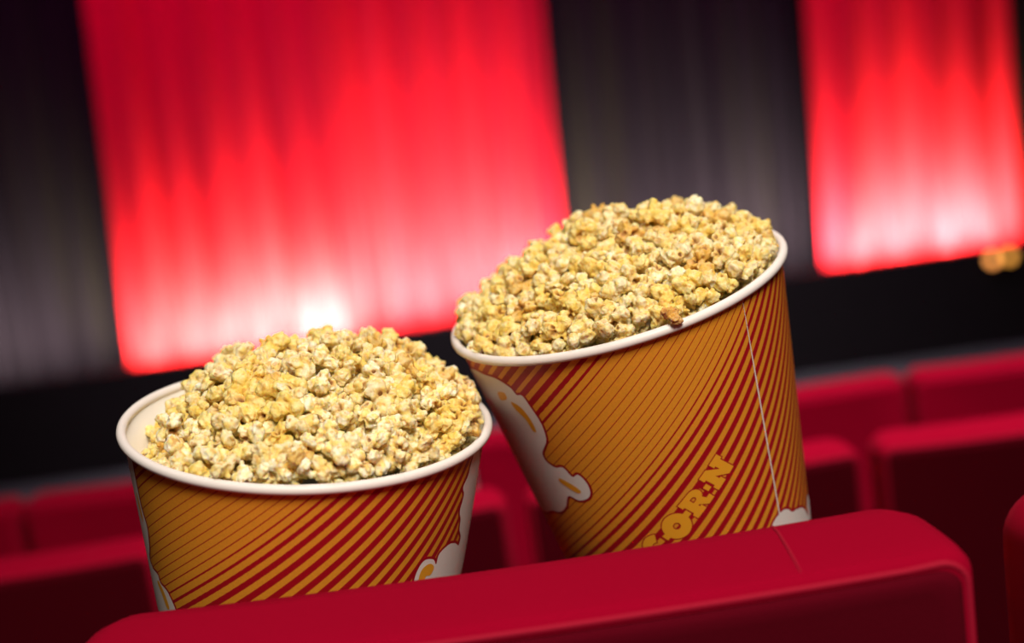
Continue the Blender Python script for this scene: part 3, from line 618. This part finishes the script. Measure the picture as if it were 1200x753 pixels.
for i, lb in names3.items():
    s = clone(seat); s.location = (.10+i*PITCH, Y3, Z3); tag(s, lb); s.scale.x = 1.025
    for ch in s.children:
        if ch.name.startswith('back_panel'): ch.data = lit_panel
# ================================================================ room
def box_bm(bm, x0, x1, y0, y1, z0, z1):
    r = bmesh.ops.create_cube(bm, size=1); 
    for v in r['verts']: v.co = Vector(((x0+x1)/2+v.co.x*(x1-x0), (y0+y1)/2+v.co.y*(y1-y0), (z0+z1)/2+v.co.z*(z1-z0)))
XL, XR = -6.0, 6.0; ZF = -.78
bm = bmesh.new()
box_bm(bm, XL, XR, -1.2, 1.45, -.12, 0.0)
box_bm(bm, XL, XR, 1.45, 2.55, -.8, Z2)
box_bm(bm, XL, XR, 2.55, 3.5, -.9, Z3)
box_bm(bm, XL, XR, 3.5, 9.2, ZF-.12, ZF)
f = bm_obj('floor', bm, M_CARPET, smooth=False); tag(f, kind='structure')
bm = bmesh.new(); box_bm(bm, XL, XR, 9.0, 9.15, ZF, 4.2); tag(bm_obj('wall_back', bm, M_BLACK, smooth=False), kind='structure')
bm = bmesh.new(); box_bm(bm, XL-.15, XL, -1.2, 9.15, ZF, 4.2); tag(bm_obj('wall_left', bm, M_BLACK, smooth=False), kind='structure')
bm = bmesh.new(); box_bm(bm, XR, XR+.15, -1.2, 9.15, ZF, 4.2); tag(bm_obj('wall_right', bm, M_BLACK, smooth=False), kind='structure')
bm = bmesh.new(); box_bm(bm, XL, XR, 7.18, 7.26, ZF, ZLEDGE); tag(bm_obj('wall_front', bm, M_BLACK, smooth=False), kind='structure')
def curtain(name, mat, x0b, x1b, x0t, x1t, y, amp, lam, seed, label, z0=-.62, z1=3.4):
    bm = bmesh.new(); r3 = random.Random(seed); nx = int((x1b-x0b)/lam*14); nz = 24
    ph = [r3.uniform(0, 6.28) for _ in range(6)]; grid = []
    for j in range(nz+1):
        v = j/nz; z = z0+(z1-z0)*v; tt_ = (z-(-.4))/2.05
        a = x0b+(x0t-x0b)*tt_; b = x1b+(x1t-x1b)*tt_; row = []
        for i in range(nx+1):
            u = i/nx; s = u*(x1b-x0b)
            w = math.sin(2*math.pi*s/lam+1.3*math.sin(s*2.1+ph[0])+ph[1])
            w2 = math.sin(2*math.pi*s/(lam*2.63)+ph[2])*.8; w3 = math.sin(2*math.pi*s/(lam*.41)+ph[3]+v)*.18
            row.append(bm.verts.new((a+(b-a)*u, y+amp*(w*1.0+w2*.8+w3), z)))
        grid.append(row)
    for j in range(nz):
        for i in range(nx): bm.faces.new((grid[j][i], grid[j][i+1], grid[j+1][i+1], grid[j+1][i]))
    o = bm_obj(name, bm, mat); so = o.modifiers.new('cloth', 'SOLIDIFY'); so.thickness = .006
    tag(o, label, 'curtain')
    return o
YC = 8.0
curtain('stage_curtain', M_RED_CURTAIN, -2.20, -.80, -2.06, -.72, YC, .035, .21, 1, 'wide glowing red curtain at left, behind the left bucket')
curtain('stage_curtain', M_RED_CURTAIN, -.84, .35, -.74, .43, YC+.10, .035, .23, 2, 'glowing red curtain in the middle, ending behind the right bucket')
curtain('stage_curtain', M_RED_CURTAIN, 1.81, 2.96, 1.85, 2.98, YC, .035, .22, 3, 'glowing red curtain at the right side of the photo')
curtain('stage_curtain', M_BLACK_CURTAIN, -4.6, -2.16, -4.6, -2.02, YC+.27, .04, .20, 4, 'dark charcoal curtain at the left frame edge')
curtain('stage_curtain', M_BLACK_CURTAIN, .30, 1.86, .38, 1.90, YC+.27, .04, .21, 5, 'dark charcoal curtain between the two glowing red curtains')
curtain('stage_curtain', M_BLACK_CURTAIN, 2.93, 4.6, 2.95, 4.6, YC+.27, .04, .20, 6, 'dark charcoal curtain at the right frame edge beyond the red one')
# two small warm lamps in front of the ledge at the right
def warm_lamp(x, z, label, e, col):
    root = empty('wall_lamp', (x, 7.17, z)); tag(root, label, 'lamp', 'small amber lamps')
    bm = bmesh.new(); r0 = bmesh.ops.create_cone(bm, cap_ends=True, segments=24, radius1=.030, radius2=.030, depth=.03); bmesh.ops.rotate(bm, verts=r0['verts'], matrix=Matrix.Rotation(R(90), 3, 'X'))
    bm_obj('lamp_housing', bm, M_SEATMETAL, root)
    m, nt, b = nodes('amber_glass'); b.inputs['Base Color'].default_value = (.8,.4,.1,1); b.inputs['Emission Color'].default_value = (*col, 1); b.inputs['Emission Strength'].default_value = e
    bm = bmesh.new(); r0 = bmesh.ops.create_uvsphere(bm, u_segments=20, v_segments=12, radius=.025); bmesh.ops.translate(bm, verts=r0['verts'], vec=(0,-.02,0))
    bm_obj('lamp_bulb', bm, m, root)
warm_lamp(2.492, -.305, 'left one of two small amber lamps at the right frame edge below the red curtain', LAMP_E, (1,.36,.08))
warm_lamp(2.578, -.30, 'right one of two small amber lamps at the right frame edge below the red curtain', LAMP_E*.7, (1,.42,.06))
# ================================================================ lights
def spot(loc, to, e, col, size, blend, rad, name='uplight'):
    l = bpy.data.lights.new(name, 'SPOT'); l.energy = e; l.color = col; l.spot_size = R(size); l.spot_blend = blend; l.shadow_soft_size = rad
    o = bpy.data.objects.new(name, l); COL.objects.link(o); o.location = loc
    o.rotation_euler = (Vector(to)-Vector(loc)).to_track_quat('-Z', 'Y').to_euler(); return o
for (x, y, z, e, col, dz) in UPLIGHTS: spot((x, y, z), (x, y+.32, z+dz), e, col, 104, 1, .05)
def area(loc, to, e, col, sx, sy, name):
    l = bpy.data.lights.new(name, 'AREA'); l.energy = e; l.color = col; l.shape = 'RECTANGLE'; l.size = sx; l.size_y = sy; l.spread = R(80)
    o = bpy.data.objects.new(name, l); COL.objects.link(o); o.location = loc
    o.rotation_euler = (Vector(to)-Vector(loc)).to_track_quat('-Z', 'Y').to_euler(); return o
for a in AREAS: area(*a)
for a in SPOTS: spot(*a)
wd = bpy.data.worlds.new('dark_hall'); SC.world = wd; wd.use_nodes = True
bg = wd.node_tree.nodes['Background']; bg.inputs[0].default_value = (1,.52,.36,1); bg.inputs[1].default_value = WORLD_E
# ================================================================ camera
cd = bpy.data.cameras.new('camera'); cam = bpy.data.objects.new('camera', cd); COL.objects.link(cam)
cd.sensor_width = 36; cd.lens = 36*1667/1200; cd.clip_start = .05
Rv = Vector((.99002366,-.02929501,-.1378222)); Uv = Vector((.14090123,.20583749,.96838927)); Fv = Vector((0,.9781476,-.20791169))
cam.matrix_world = Matrix(((Rv.x,Uv.x,-Fv.x,0),(Rv.y,Uv.y,-Fv.y,0),(Rv.z,Uv.z,-Fv.z,1.25),(0,0,0,1)))
cd.dof.use_dof = True; cd.dof.focus_distance = FOCUS; cd.dof.aperture_fstop = FSTOP; cd.dof.aperture_blades = 0
SC.camera = cam
vs = SC.view_settings; vs.view_transform = 'Standard'; vs.look = 'None'; vs.gamma = 1; vs.exposure = 0; vs.use_curve_mapping = False
SC.display_settings.display_device = 'sRGB'
